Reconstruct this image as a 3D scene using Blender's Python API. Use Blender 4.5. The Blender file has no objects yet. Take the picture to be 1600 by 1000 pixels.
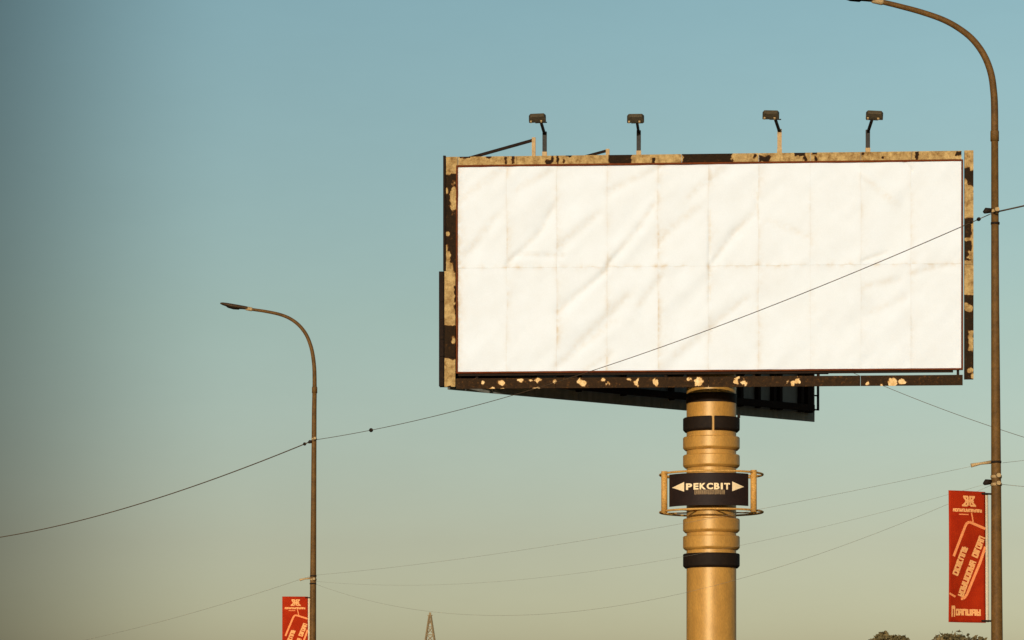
import bpy, math, random
from mathutils import Vector, noise, Matrix

random.seed(7)
S = bpy.context.scene
C = S.collection
R = math.radians

# ------------------------------------------------------------------ camera
F = 5152.0            # focal length in photograph pixels (1600 wide)
HOR = 1168.0          # pixel row of the horizon
EYE = 1.6
cd = bpy.data.cameras.new('camera')
cd.sensor_width = 36.0
cd.lens = F / 1600.0 * 36.0
cd.shift_y = (HOR - 500.0) / 1600.0
cd.clip_start = 0.5
cd.clip_end = 9000.0
cam = bpy.data.objects.new('camera', cd)
cam.location = (0, 0, EYE)
cam.rotation_euler = (R(90), 0, 0)
C.objects.link(cam)
S.camera = cam

# ------------------------------------------------------------------ sun and sky
SUN_EL, SUN_AZ = 9.0, -15.0     # behind the camera, a little to its left
sd = bpy.data.lights.new('sun', 'SUN')
sd.energy = 3.2
sd.angle = R(0.5)
sd.color = (1.0, 0.93, 0.83)
sun = bpy.data.objects.new('sun', sd)
to_sun = Vector((math.sin(R(SUN_AZ)) * math.cos(R(SUN_EL)), -math.cos(R(SUN_AZ)) * math.cos(R(SUN_EL)), math.sin(R(SUN_EL))))
sun.rotation_euler = to_sun.to_track_quat('Z', 'Y').to_euler()
sun.location = (0, -20, 30)
C.objects.link(sun)

w = bpy.data.worlds.new('World')
S.world = w
w.use_nodes = True
nt = w.node_tree
nt.nodes.clear()
N = nt.nodes.new
L = nt.links.new
out = N('ShaderNodeOutputWorld')
bg = N('ShaderNodeBackground')
sky = N('ShaderNodeTexSky')
sky.sky_type = 'NISHITA'
sky.sun_disc = False
sky.sun_elevation = R(SUN_EL)
sky.sun_rotation = math.atan2(to_sun.x, to_sun.y)
sky.air_density = 1.0
sky.dust_density = 1.5
sky.ozone_density = 1.5
bg.inputs['Strength'].default_value = 0.10
L(bg.outputs[0], out.inputs[0])
tc = N('ShaderNodeTexCoord')
sep = N('ShaderNodeSeparateXYZ')
L(tc.outputs['Generated'], sep.inputs[0])


def wmath(op, a, b=None):
    n = N('ShaderNodeMath')
    n.operation = op
    for i, v in enumerate((a, b)):
        if v is None:
            continue
        if isinstance(v, (int, float)):
            n.inputs[i].default_value = v
        else:
            L(v, n.inputs[i])
    return n.outputs[0]


# air colour by height above the horizon: dusty beige low down, teal above
ramp = N('ShaderNodeValToRGB')
L(sep.outputs['Z'], ramp.inputs[0])
els = ramp.color_ramp.elements
SKY = [(0.0, (1.32, 1.32, 1.60)), (0.0365, (1.32, 1.30, 1.46)), (0.0616, (1.19, 1.10, 1.16)), (0.1286, (1.15, 1.13, 1.02)),
       (0.22, (1.09, 1.20, 1.07)), (0.60, (1.0, 1.0, 1.0))]
els[0].position = SKY[0][0]
els[0].color = (*SKY[0][1], 1)
els[1].position = SKY[-1][0]
els[1].color = (*SKY[-1][1], 1)
for p, c in SKY[1:-1]:
    e = els.new(p)
    e.color = (*c, 1)
mul = N('ShaderNodeMix')
mul.data_type = 'RGBA'
mul.blend_type = 'MULTIPLY'
mul.inputs[0].default_value = 1.0
L(sky.outputs[0], mul.inputs[6])
L(ramp.outputs[0], mul.inputs[7])
# vignette painted into the sky: darker towards the left, staying dark round that side
az = wmath('ARCTAN2', sep.outputs['X'], sep.outputs['Y'])


def wstep(a, b, lo, hi):
    n = N('ShaderNodeMapRange')
    n.interpolation_type = 'SMOOTHSTEP'
    L(az, n.inputs['Value'])
    n.inputs['From Min'].default_value = R(a)
    n.inputs['From Max'].default_value = R(b)
    n.inputs['To Min'].default_value = lo
    n.inputs['To Max'].default_value = hi
    return n.outputs['Result']


deep = wmath('MAXIMUM', wstep(-10.6, -4.4, 0.33, 1.0), wstep(-120, -40, 1.0, 0.33))
side = wmath('MULTIPLY', deep, wstep(-6.0, 14.0, 0.97, 1.13))
# thin uneven haze, barely visible
hz = N('ShaderNodeTexNoise')
hz.inputs['Scale'].default_value = 9.0
hz.inputs['Detail'].default_value = 7.0
hz.inputs['Roughness'].default_value = 0.7
hmap = N('ShaderNodeMapping')
hmap.inputs['Scale'].default_value = (1.0, 1.0, 3.0)
L(tc.outputs['Generated'], hmap.inputs[0])
L(hmap.outputs[0], hz.inputs['Vector'])
side = wmath('MULTIPLY', side, wmath('ADD', wmath('MULTIPLY', hz.outputs['Fac'], 0.10), 0.95))
mul2 = N('ShaderNodeMix')
mul2.data_type = 'RGBA'
mul2.blend_type = 'MULTIPLY'
mul2.inputs[0].default_value = 1.0
L(mul.outputs[2], mul2.inputs[6])
L(side, mul2.inputs[7])
L(mul2.outputs[2], bg.inputs[0])

S.view_settings.view_transform = 'Standard'
S.view_settings.look = 'None'
S.view_settings.gamma = 1.0
S.view_settings.exposure = 0.0
S.view_settings.use_curve_mapping = False

# ------------------------------------------------------------------ helpers


def W(px, py, Y):
    """the place at distance Y that the photograph shows at pixel (px, py)"""
    return Vector(((px - 800.0) / F * Y, Y, EYE + (HOR - py) / F * Y))


def setp(o, label=None, cat=None, group=None, kind=None):
    for k, v in (('label', label), ('category', cat), ('group', group), ('kind', kind)):
        if v:
            o[k] = v
    return o


def empty(name, loc, label, cat, group=None):
    o = bpy.data.objects.new(name, None)
    o.location = loc
    o.empty_display_size = 0.3
    C.objects.link(o)
    return setp(o, label, cat, group)


def org(o):
    """world place of a thing or of one of its parts (nothing here is rotated)"""
    v = Vector((0, 0, 0))
    while o is not None:
        v += o.location
        o = o.parent
    return v


class MB:
    """collects faces in world coordinates; build() links them as one mesh object"""

    def __init__(self):
        self.v, self.f, self.sm, self.attr = [], [], [], []

    def add(self, vs, fs, smooth=False, attr=None):
        b = len(self.v)
        self.v += [Vector(p) for p in vs]
        self.f += [tuple(b + i for i in f) for f in fs]
        self.sm += [smooth] * len(fs)
        self.attr += attr if attr else [0.0] * len(vs)
        return self

    def box(self, c, ax, ay, az, a=0.0):
        """centre and three half axes"""
        c, ax, ay, az = Vector(c), Vector(ax), Vector(ay), Vector(az)
        vs = [c + sx * ax + sy * ay + sz * az for sz in (-1, 1) for sy in (-1, 1) for sx in (-1, 1)]
        fs = [(0, 2, 3, 1), (4, 5, 7, 6), (0, 1, 5, 4), (2, 6, 7, 3), (0, 4, 6, 2), (1, 3, 7, 5)]
        if ax.cross(ay).dot(az) < 0:
            fs = [f[::-1] for f in fs]
        return self.add(vs, fs, False, [a] * 8)

    def bar(self, a, b, r1, r2=None, up=(0, 0, 1)):
        """rectangular bar from a to b, half sizes r1 (side) and r2 (up)"""
        a, b = Vector(a), Vector(b)
        d = (b - a)
        u = Vector(up)
        s = d.cross(u)
        if s.length < 1e-6:
            s = d.cross(Vector((1, 0, 0)))
        s.normalize()
        u = s.cross(d).normalized()
        return self.box((a + b) / 2, d / 2, s * r1, u * (r2 or r1))

    def tube(self, pts, rad, n=10, cap=True, closed=False):
        pts = [Vector(p) for p in pts]
        m = len(pts)
        if not hasattr(rad, '__len__'):
            rad = [rad] * m
        t0 = (pts[1] - pts[0]).normalized()
        ref = Vector((0, 0, 1)) if abs(t0.z) < 0.9 else Vector((0, 1, 0))
        nrm = (ref - t0 * ref.dot(t0)).normalized()
        vs = []
        for i in range(m):
            if closed:
                t = (pts[(i + 1) % m] - pts[i - 1]).normalized()
            else:
                t = (pts[min(i + 1, m - 1)] - pts[max(i - 1, 0)]).normalized()
            nrm = (nrm - t * nrm.dot(t)).normalized()
            bn = t.cross(nrm)
            for k in range(n):
                a = 2 * math.pi * k / n
                vs.append(pts[i] + rad[i] * (math.cos(a) * nrm + math.sin(a) * bn))
        fs = []
        for i in range(m if closed else m - 1):
            j = (i + 1) % m
            for k in range(n):
                k2 = (k + 1) % n
                fs.append((i * n + k, i * n + k2, j * n + k2, j * n + k))
        self.add(vs, fs, True)
        if cap and not closed:
            b = len(self.v) - m * n
            self.f.append(tuple(b + k for k in range(n))[::-1])
            self.f.append(tuple(b + (m - 1) * n + k for k in range(n)))
            self.sm += [False, False]
        return self

    def lathe(self, c, prof, n=48, a0=0.0, a1=2 * math.pi, smooth=True):
        """profile of (radius, z) turned about the vertical through c; hard edges between profile segments"""
        full = abs(a1 - a0 - 2 * math.pi) < 1e-6
        k = n if full else n + 1
        for (r1, z1), (r2, z2) in zip(prof[:-1], prof[1:]):
            vs = []
            for (r, z) in ((r1, z1), (r2, z2)):
                for i in range(k):
                    a = a0 + (a1 - a0) * i / n
                    vs.append((c[0] + r * math.cos(a), c[1] + r * math.sin(a), z))
            fs = [(i, (i + 1) % k, k + (i + 1) % k, k + i) for i in range(n)]
            self.add(vs, fs, smooth)
        return self

    def build(self, name, m, parent=None, attr=None, bevel=0.0):
        o0 = org(parent) if parent else Vector((0, 0, 0))
        me = bpy.data.meshes.new(name)
        me.from_pydata([tuple(p - o0) for p in self.v], [], self.f)
        me.polygons.foreach_set('use_smooth', self.sm)
        if attr:
            at = me.attributes.new(attr, 'FLOAT', 'POINT')
            at.data.foreach_set('value', self.attr)
        me.materials.append(m)
        me.update()
        o = bpy.data.objects.new(name, me)
        C.objects.link(o)
        if parent:
            o.parent = parent
        if bevel:
            md = o.modifiers.new('bevel', 'BEVEL')
            md.width = bevel
            md.segments = 2
            md.limit_method = 'ANGLE'
        return o


# ------------------------------------------------------------------ materials


def mat(name, col, col2=None, rough=0.7, metal=0.0, scale=8.0, amt=0.5, detail=6.0, bump=0.0, grain=0.0, gscale=60.0, stretch=None, spec=0.12, tint=None):
    m = bpy.data.materials.new(name)
    m.use_nodes = True
    t = m.node_tree
    b = t.nodes['Principled BSDF']
    b.inputs['Roughness'].default_value = rough
    b.inputs['Metallic'].default_value = metal
    b.inputs['Specular IOR Level'].default_value = spec
    if tint:
        b.inputs['Specular Tint'].default_value = (*tint, 1)
    co = t.nodes.new('ShaderNodeTexCoord').outputs['Object']
    if stretch:
        mp = t.nodes.new('ShaderNodeMapping')
        mp.inputs['Scale'].default_value = stretch
        t.links.new(co, mp.inputs[0])
        co = mp.outputs[0]
    n = t.nodes.new('ShaderNodeTexNoise')
    n.inputs['Scale'].default_value = scale
    n.inputs['Detail'].default_value = detail
    n.inputs['Roughness'].default_value = 0.65
    t.links.new(co, n.inputs['Vector'])
    r = t.nodes.new('ShaderNodeValToRGB')
    c2 = col2 or tuple(c * 0.7 for c in col)
    r.color_ramp.elements[0].position = 0.5 - 0.25 / max(amt, 0.05) * 0.5
    r.color_ramp.elements[1].position = 0.5 + 0.25 / max(amt, 0.05) * 0.5
    r.color_ramp.elements[0].color = (*c2, 1)
    r.color_ramp.elements[1].color = (*col, 1)
    t.links.new(n.outputs['Fac'], r.inputs[0])
    src = r.outputs[0]
    if grain:
        g = t.nodes.new('ShaderNodeTexNoise')
        g.inputs['Scale'].default_value = gscale
        g.inputs['Detail'].default_value = 2.0
        t.links.new(co, g.inputs['Vector'])
        mr = t.nodes.new('ShaderNodeMapRange')
        mr.inputs['From Min'].default_value = 0.3
        mr.inputs['From Max'].default_value = 0.7
        mr.inputs['To Min'].default_value = 1 - grain
        mr.inputs['To Max'].default_value = 1 + grain
        t.links.new(g.outputs['Fac'], mr.inputs[0])
        x = t.nodes.new('ShaderNodeMix')
        x.data_type = 'RGBA'
        x.blend_type = 'MULTIPLY'
        x.inputs[0].default_value = 1
        t.links.new(src, x.inputs[6])
        t.links.new(mr.outputs[0], x.inputs[7])
        src = x.outputs[2]
    t.links.new(src, b.inputs['Base Color'])
    if bump:
        bp = t.nodes.new('ShaderNodeBump')
        bp.inputs['Strength'].default_value = 1.0
        bp.inputs['Distance'].default_value = bump
        t.links.new(n.outputs['Fac'], bp.inputs['Height'])
        t.links.new(bp.outputs[0], b.inputs['Normal'])
    return m


def flake_mat(name, paint, paint2, rust, rust2):
    """old paint that has come off in flakes; attribute 'flake' says where paint is left"""
    m = mat(name, rust, rust2, rough=0.85, scale=9, amt=0.5, bump=0.004, grain=0.25, gscale=40)
    t = m.node_tree
    b = t.nodes['Principled BSDF']
    old = b.inputs['Base Color'].links[0].from_socket
    co = t.nodes.new('ShaderNodeTexCoord').outputs['Object']
    n = t.nodes.new('ShaderNodeTexNoise')
    n.inputs['Scale'].default_value = 6
    n.inputs['Detail'].default_value = 9
    n.inputs['Roughness'].default_value = 0.82
    t.links.new(co, n.inputs['Vector'])
    r = t.nodes.new('ShaderNodeValToRGB')
    r.color_ramp.elements[0].position = 0.36
    r.color_ramp.elements[1].position = 0.64
    r.color_ramp.elements[0].color = (*paint2, 1)
    r.color_ramp.elements[1].color = (*paint, 1)
    t.links.new(n.outputs['Fac'], r.inputs[0])
    a = t.nodes.new('ShaderNodeAttribute')
    a.attribute_name = 'flake'
    n2 = t.nodes.new('ShaderNodeTexNoise')
    n2.inputs['Scale'].default_value = 13
    n2.inputs['Detail'].default_value = 7
    n2.inputs['Roughness'].default_value = 0.75
    t.links.new(co, n2.inputs['Vector'])
    ad = t.nodes.new('ShaderNodeMath')
    ad.operation = 'MULTIPLY_ADD'
    t.links.new(n2.outputs['Fac'], ad.inputs[0])
    ad.inputs[1].default_value = 1.9
    ad.inputs[2].default_value = -0.95
    sm = t.nodes.new('ShaderNodeMath')
    sm.operation = 'ADD'
    t.links.new(a.outputs['Fac'], sm.inputs[0])
    t.links.new(ad.outputs[0], sm.inputs[1])
    st = t.nodes.new('ShaderNodeMapRange')
    st.interpolation_type = 'SMOOTHSTEP'
    st.inputs['From Min'].default_value = 0.42
    st.inputs['From Max'].default_value = 0.58
    t.links.new(sm.outputs[0], st.inputs[0])
    x = t.nodes.new('ShaderNodeMix')
    x.data_type = 'RGBA'
    t.links.new(st.outputs[0], x.inputs[0])
    hl = t.nodes.new('ShaderNodeMapRange')
    hl.interpolation_type = 'SMOOTHSTEP'
    hl.inputs['From Min'].default_value = 0.12
    hl.inputs['From Max'].default_value = 0.48
    t.links.new(sm.outputs[0], hl.inputs[0])
    xh = t.nodes.new('ShaderNodeMix')
    xh.data_type = 'RGBA'
    t.links.new(hl.outputs[0], xh.inputs[0])
    t.links.new(old, xh.inputs[6])
    xh.inputs[7].default_value = (0.13, 0.052, 0.012, 1)
    t.links.new(xh.outputs[2], x.inputs[6])
    t.links.new(r.outputs[0], x.inputs[7])
    t.links.new(x.outputs[2], b.inputs['Base Color'])
    return m


def poster_mat():
    """bleached blank poster paper with edge glue and dirt stains, and painted fold shade"""
    m = mat('poster_paper', (0.690, 0.735, 0.770), (0.645, 0.675, 0.690), rough=0.8, scale=1.6, amt=0.45, detail=8, grain=0.02, gscale=45)
    t = m.node_tree
    b = t.nodes['Principled BSDF']
    old = b.inputs['Base Color'].links[0].from_socket
    co = t.nodes.new('ShaderNodeTexCoord').outputs['Object']
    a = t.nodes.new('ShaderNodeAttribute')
    a.attribute_name = 'grime_and_shade'
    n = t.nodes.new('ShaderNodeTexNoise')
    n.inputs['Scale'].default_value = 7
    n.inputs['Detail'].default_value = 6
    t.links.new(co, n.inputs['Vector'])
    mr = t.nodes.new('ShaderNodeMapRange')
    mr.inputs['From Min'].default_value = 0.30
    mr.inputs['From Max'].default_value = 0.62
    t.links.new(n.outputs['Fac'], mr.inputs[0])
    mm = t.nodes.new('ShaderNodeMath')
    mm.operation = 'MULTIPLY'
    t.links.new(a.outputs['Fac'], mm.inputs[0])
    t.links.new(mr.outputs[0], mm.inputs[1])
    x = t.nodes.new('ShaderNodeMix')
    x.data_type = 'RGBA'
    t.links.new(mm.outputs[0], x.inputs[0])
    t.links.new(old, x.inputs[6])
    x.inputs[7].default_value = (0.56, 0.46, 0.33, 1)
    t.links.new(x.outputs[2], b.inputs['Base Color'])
    return m


M = {
    'cover': flake_mat('flaking_cover_paint', (0.54, 0.37, 0.15), (0.17, 0.085, 0.022), (0.026, 0.013, 0.004), (0.012, 0.006, 0.002)),
    'beam': flake_mat('flaked_beam_paint', (0.90, 0.66, 0.34), (0.50, 0.27, 0.08), (0.036, 0.018, 0.006), (0.020, 0.010, 0.004)),
    'poster': poster_mat(),
    'backing': mat('backing_board', (0.45, 0.32, 0.17), (0.30, 0.20, 0.10), rough=0.9, scale=3),
    'halo_trim': mat('orange_halo_trim', (0.17, 0.038, 0.007), (0.08, 0.018, 0.005), rough=0.9, scale=12),
    'rust': mat('rusted_steel', (0.022, 0.012, 0.006), (0.011, 0.006, 0.004), rough=0.85, scale=10, bump=0.003),
    'sheet_back': mat('weathered_sheet_steel', (0.25, 0.24, 0.195), (0.15, 0.14, 0.11), rough=0.7, scale=2.5, stretch=(3, 3, 0.5)),
    'pillar': mat('ochre_pillar_paint', (0.50, 0.252, 0.050), (0.30, 0.138, 0.024), rough=0.44, spec=0.85, tint=(1.0, 0.78, 0.45), scale=2.2, amt=0.4, detail=10, grain=0.16, gscale=30, bump=0.002, stretch=(1.6, 1.6, 0.5)),
    'collar_dark': mat('black_collar_paint', (0.018, 0.010, 0.005), (0.009, 0.005, 0.003), rough=0.7, scale=9),
    'galv': mat('grey_floodlight_steel', (0.085, 0.062, 0.032), (0.045, 0.032, 0.016), rough=0.6, scale=12),
    'galv_tan': mat('tan_steel_paint', (0.50, 0.34, 0.16), (0.34, 0.21, 0.09), rough=0.6, scale=14),
    'slate': mat('slate_steel_paint', (0.050, 0.045, 0.038), (0.022, 0.020, 0.017), rough=0.6, scale=14),
    'glass': mat('floodlight_glass', (0.55, 0.55, 0.5), (0.4, 0.4, 0.36), rough=0.15, scale=4, spec=0.5),
    'pole': mat('brown_lamp_pole', (0.150, 0.074, 0.018), (0.075, 0.036, 0.009), rough=0.6, scale=7, grain=0.15, gscale=30),
    'lamp': mat('lamp_housing', (0.075, 0.042, 0.018), (0.035, 0.02, 0.01), rough=0.5, scale=10),
    'clamp': mat('bare_clamp_steel', (0.46, 0.31, 0.14), (0.28, 0.18, 0.08), rough=0.5, scale=15),
    'dark': mat('dark_fitting', (0.020, 0.012, 0.007), rough=0.7),
    'wire': mat('dark_wire', (0.13, 0.08, 0.042), rough=0.7),
    'thin_wire': mat('weathered_wire', (0.34, 0.30, 0.22), (0.27, 0.23, 0.16), rough=0.7),
    'sign_dark': mat('sign_panel_paint', (0.022, 0.011, 0.008), (0.014, 0.008, 0.006), rough=0.6, scale=6),
    'sign_letter': mat('sign_letter_paint', (0.85, 0.66, 0.40), (0.74, 0.52, 0.27), rough=0.6, scale=20),
    'sign_small': mat('sign_small_print', (0.36, 0.23, 0.11), rough=0.6, scale=20),
    'sign_post': mat('ochre_sign_post', (0.60, 0.32, 0.08), (0.40, 0.19, 0.04), rough=0.6, scale=10, grain=0.25, gscale=40),
    'banner_red': mat('red_banner_cloth', (0.39, 0.027, 0.004), (0.28, 0.014, 0.003), rough=0.8, scale=5, spec=0.05),
    'banner_print': mat('cream_banner_print', (0.86, 0.42, 0.16), (0.72, 0.29, 0.09), rough=0.75, scale=25, spec=0.05),
    'banner_line': mat('orange_banner_print', (0.88, 0.32, 0.11), (0.76, 0.22, 0.07), rough=0.75, scale=25, spec=0.05),
    'hem': mat('pale_banner_hem', (0.62, 0.52, 0.36), (0.5, 0.4, 0.26), rough=0.8, scale=12),
    'leaf': mat('dry_foliage', (0.185, 0.130, 0.052), (0.085, 0.068, 0.026), rough=0.8, scale=1.6, amt=0.9),
    'bark': mat('bark', (0.10, 0.07, 0.045), rough=0.9, scale=6, bump=0.02),
    'tower': mat('tower_steel', (0.27, 0.19, 0.095), (0.20, 0.14, 0.07), rough=0.7, scale=1),
    'ground': mat('dry_grass_ground', (0.13, 0.105, 0.055), (0.075, 0.07, 0.035), rough=0.95, scale=0.15, detail=10),
    'asphalt': mat('asphalt', (0.06, 0.058, 0.055), (0.042, 0.04, 0.038), rough=0.9, scale=1.5, detail=10),
    'kerb': mat('concrete', (0.36, 0.34, 0.30), (0.27, 0.255, 0.22), rough=0.9, scale=3),
    'mark': mat('road_paint', (0.7, 0.68, 0.62), (0.45, 0.43, 0.39), rough=0.8, scale=3),
}

# ------------------------------------------------------------------ ground and road (below the picture)
g = MB()
g.add([(-3000, -600, 0), (3000, -600, 0), (3000, 5000, 0), (-3000, 5000, 0)], [(0, 1, 2, 3)])
setp(g.build('ground', M['ground']), kind='structure')
LL = Vector((-4.28, 71.3, 0))            # foot of the far street lamp
LR = Vector((6.10, 41.7, 0))             # foot of the near street lamp
rd = (LL - LR).normalized()
rs = Vector((rd.y, -rd.x, 0))            # to the right of the road


def strip(o0, o1, a, b, z, name, m, zt=None):
    s = MB()
    p = [LR + rs * o0 + rd * a, LR + rs * o1 + rd * a, LR + rs * o1 + rd * b, LR + rs * o0 + rd * b]
    if zt is None:
        s.add([(q.x, q.y, z) for q in p], [(0, 1, 2, 3)])
    else:
        c = sum(p, Vector()) / 4
        s.box((c.x, c.y, (z + zt) / 2), (p[1] - p[0]) / 2, (p[3] - p[0]) / 2, (0, 0, (zt - z) / 2))
    return setp(s.build(name, m), kind='structure')


strip(-13.2, -1.2, -150, 400, 0.006, 'road', M['asphalt'])
strip(-1.2, -0.95, -150, 400, -0.05, 'kerb', M['kerb'], 0.13)
strip(-0.95, 1.2, -150, 400, -0.05, 'pavement', M['kerb'], 0.115)
mk = MB()
for i in range(70):
    a = -150 + i * 8
    p = [LR + rs * o + rd * t for o, t in ((-7.3, a), (-7.15, a), (-7.15, a + 3), (-7.3, a + 3))]
    mk.add([(q.x, q.y, 0.010) for q in p], [(0, 1, 2, 3)])
setp(mk.build('road_markings', M['mark']), kind='structure')

# ------------------------------------------------------------------ billboard
BA = Vector((-1.28, 80.4, 0))
be = Vector((10.815 + 1.28, 79.6 - 80.4, 0))
BW = be.length
be.normalize()
bn = Vector((be.y, -be.x, 0))            # towards the road
UP = Vector((0, 0, 1))


def B(u, z, w=0.0):
    return BA + be * u + bn * w + UP * z


def uz(px, py, w=0.0):
    k = (px - 800.0) / F
    u = (k * (BA.y + w * bn.y) - BA.x - w * bn.x) / (be.x - k * be.y)
    Y = BA.y + u * be.y + w * bn.y
    return u, EYE + (HOR - py) / F * Y


board = empty('billboard', (4.934, 81.6, 0),
              'large blank white roadside billboard with peeling frame on a thick ochre pillar', 'billboard')

ZB, ZM, ZT = 10.755, 13.275, 15.735


def sseg(p, a, b):
    d = (b[0] - a[0], b[1] - a[1])
    l2 = d[0] ** 2 + d[1] ** 2
    t = ((p[0] - a[0]) * d[0] + (p[1] - a[1]) * d[1]) / l2
    t = min(1, max(0, t))
    qx, qy = p[0] - a[0] - t * d[0], p[1] - a[1] - t * d[1]
    l = math.sqrt(l2)
    return (qx * -d[1] + qy * d[0]) / l, math.hypot(qx, qy), t


FOLDS = []   # ends in metres on the board, height, width
for x0, y0, x1, y1, h, wd in [
        (795, 412, 845, 365, .030, .075), (845, 365, 866, 325, .026, .075), (872, 490, 948, 424, .034, .085),
        (952, 414, 1000, 358, .034, .080), (1000, 358, 1024, 320, .028, .080), (1113, 414, 1150, 364, .032, .080),
        (1150, 364, 1176, 340, .026, .085), (736, 395, 778, 342, .026, .12), (730, 310, 796, 262, .026, .14),
        (900, 545, 985, 465, .026, .12), (872, 575, 962, 505, .020, .12), (1000, 480, 1034, 436, .020, .10),
        (1348, 272, 1402, 316, -.026, .09), (1352, 452, 1402, 440, .020, .10), (1364, 492, 1414, 468, .016, .11),
        (1350, 408, 1384, 396, .020, .05), (1115, 512, 1168, 468, .018, .10), (955, 302, 1034, 262, .022, .12),
        (880, 385, 935, 338, .020, .12), (1030, 380, 1090, 330, .018, .13), (806, 400, 880, 402, .016, .07),
        (1108, 330, 1108, 470, .010, .035), (1180, 300, 1184, 345, .012, .05), (1200, 350, 1260, 372, .012, .10),
        (812, 300, 862, 270, .016, .12), (1080, 310, 1130, 268, .014, .13), (905, 590, 955, 555, .014, .09),
        (1410, 250, 1424, 268, .02, .04), (1425, 430, 1480, 416, .010, .09), (1055, 560, 1110, 520, .012, .12)]:
    FOLDS.append((uz(x0, y0), uz(x1, y1), h * -1.5, wd * 1.12))


def wrinkle(u, z):
    h = 0.0
    gr = 0.0
    for a, b, hh, wd in FOLDS:
        if min(a[0], b[0]) - 4 * wd > u or max(a[0], b[0]) + 4 * wd < u or min(a[1], b[1]) - 4 * wd > z or max(a[1], b[1]) + 4 * wd < z:
            continue
        s, d, t = sseg((u, z), a, b)
        e = math.exp(-(d / wd) ** 2)
        h += hh * e
        gr = max(gr, 0.24 * math.exp(-((s * (1 if hh > 0 else -1) + wd * 0.55) / (wd * 0.6)) ** 2) * (1 if 0 < t < 1 else e))  # tan tint on one flank paints in the fold's shade
    p, q = (u + z) * 0.70, (z - u) * 0.70            # long rucks run up to the right
    h += 0.034 * noise.noise(Vector((p * 0.55, q * 2.0, 3.1)))
    h += 0.016 * noise.noise(Vector((p * 1.3, q * 4.2, 7.7)))
    h += 0.030 * noise.noise(Vector((u * 0.45, z * 0.45, 1.3)))
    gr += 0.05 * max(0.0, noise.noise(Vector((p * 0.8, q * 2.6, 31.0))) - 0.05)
    return h, gr


cols = [uz(x, 420)[0] for x in (716, 792, 870, 949, 1028, 1107, 1185, 1266, 1345, 1423, 1501.5)]
NX, NZ = 22, 44
for row, (z0, z1) in enumerate(((ZB, ZM - 0.0006), (ZM + 0.0006, ZT))):
    for c in range(10):
        u0, u1 = cols[c] + 0.0004, cols[c + 1] - 0.0004
        vs, at = [], []
        lift_l = random.uniform(0.000, 0.012)
        lift_r = random.uniform(0.000, 0.008)
        jag = random.uniform(0, 50)
        off = random.uniform(-0.004, 0.004)
        edge = (((0.5, 0.55, 1.3, 0.5, 1.2, 0.9, 0.5, 0.35, 0.4, 0.35), (0.5, 0.9, 0.8, 0.9, 0.8, 0.6, 0.6, 0.4, 0.5, 0.4))[row][c])
        for j in range(NZ + 1):
            for i in range(NX + 1):
                fu = (i / NX)
                fz = (j / NZ)
                # closer rows of points near the sheet's edges
                fu = fu - 0.10 * math.sin(2 * math.pi * fu)
                fz = fz - 0.10 * math.sin(2 * math.pi * fz)
                u = u0 + (u1 - u0) * fu
                z = z0 + (z1 - z0) * fz
                dl, dr = u - u0, u1 - u
                dv = (z - z0) if row == 1 else (z1 - z)
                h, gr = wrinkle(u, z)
                h += 0.072 + off
                nl = 0.45 + 1.2 * noise.noise(Vector((jag, z * 1.4, 0)))
                h += lift_l * math.exp(-dl / 0.05) * max(0, nl) + lift_r * math.exp(-dr / 0.06) * max(0, 1 - nl)
                h += (0.010 * noise.noise(Vector((u * 9.0, jag, 2.0))) + 0.004) * math.exp(-dv / 0.05)
                vs.append(B(u, z, h))
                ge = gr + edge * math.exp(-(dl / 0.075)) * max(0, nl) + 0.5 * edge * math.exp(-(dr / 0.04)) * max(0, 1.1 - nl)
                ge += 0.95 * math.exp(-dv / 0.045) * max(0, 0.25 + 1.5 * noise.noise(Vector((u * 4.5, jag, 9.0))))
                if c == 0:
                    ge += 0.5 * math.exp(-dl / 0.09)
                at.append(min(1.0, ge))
        k = NX + 1
        fs = [(j * k + i, j * k + i + 1, (j + 1) * k + i + 1, (j + 1) * k + i) for j in range(NZ) for i in range(NX)]
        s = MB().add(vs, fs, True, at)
        s.build('paper_sheet', M['poster'], board, attr='grime_and_shade')

# backing behind the sheets
uL, uR = cols[0], cols[-1]
bk = MB()
bk.box(B((uL + uR) / 2, (ZB + ZT) / 2, -0.07), be * ((uR - uL) / 2 + 0.02), bn * 0.02, UP * ((ZT - ZB) / 2 + 0.01))
bk.build('backing_board', M['backing'], board)

# added edge strips whose orange stands in for glow round the bright posters
for (a, b_) in ((uL - 0.045, uL - 0.006), (uR + 0.006, uR + 0.045)):
    MB().box(B((a + b_) / 2, (ZB + ZT) / 2, 0.035), be * ((b_ - a) / 2), bn * 0.07, UP * ((ZT - ZB) / 2)).build('halo_strip', M['halo_trim'], board)
MB().box(B((uL + uR) / 2, ZT + 0.026, 0.037), be * ((uR - uL) / 2 + 0.045), bn * 0.07, UP * 0.020).build('halo_strip', M['halo_trim'], board)
MB().box(B((uL + uR) / 2, ZB - 0.024, 0.037), be * ((uR - uL) / 2 + 0.045), bn * 0.07, UP * 0.019).build('halo_strip', M['halo_trim'], board)
ux = uz(1489, 580)[0]
MB().box(B((uL + ux) / 2, ZB - 0.073, 0.02), be * ((ux - uL) / 2), bn * 0.03, UP * 0.028).build('bottom_channel', M['rust'], board)


# flaking cover sheets of the frame -------------------------------------------------
def rnd(x, y, s):
    return noise.noise(Vector((x / s, y / s, s)))


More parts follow.
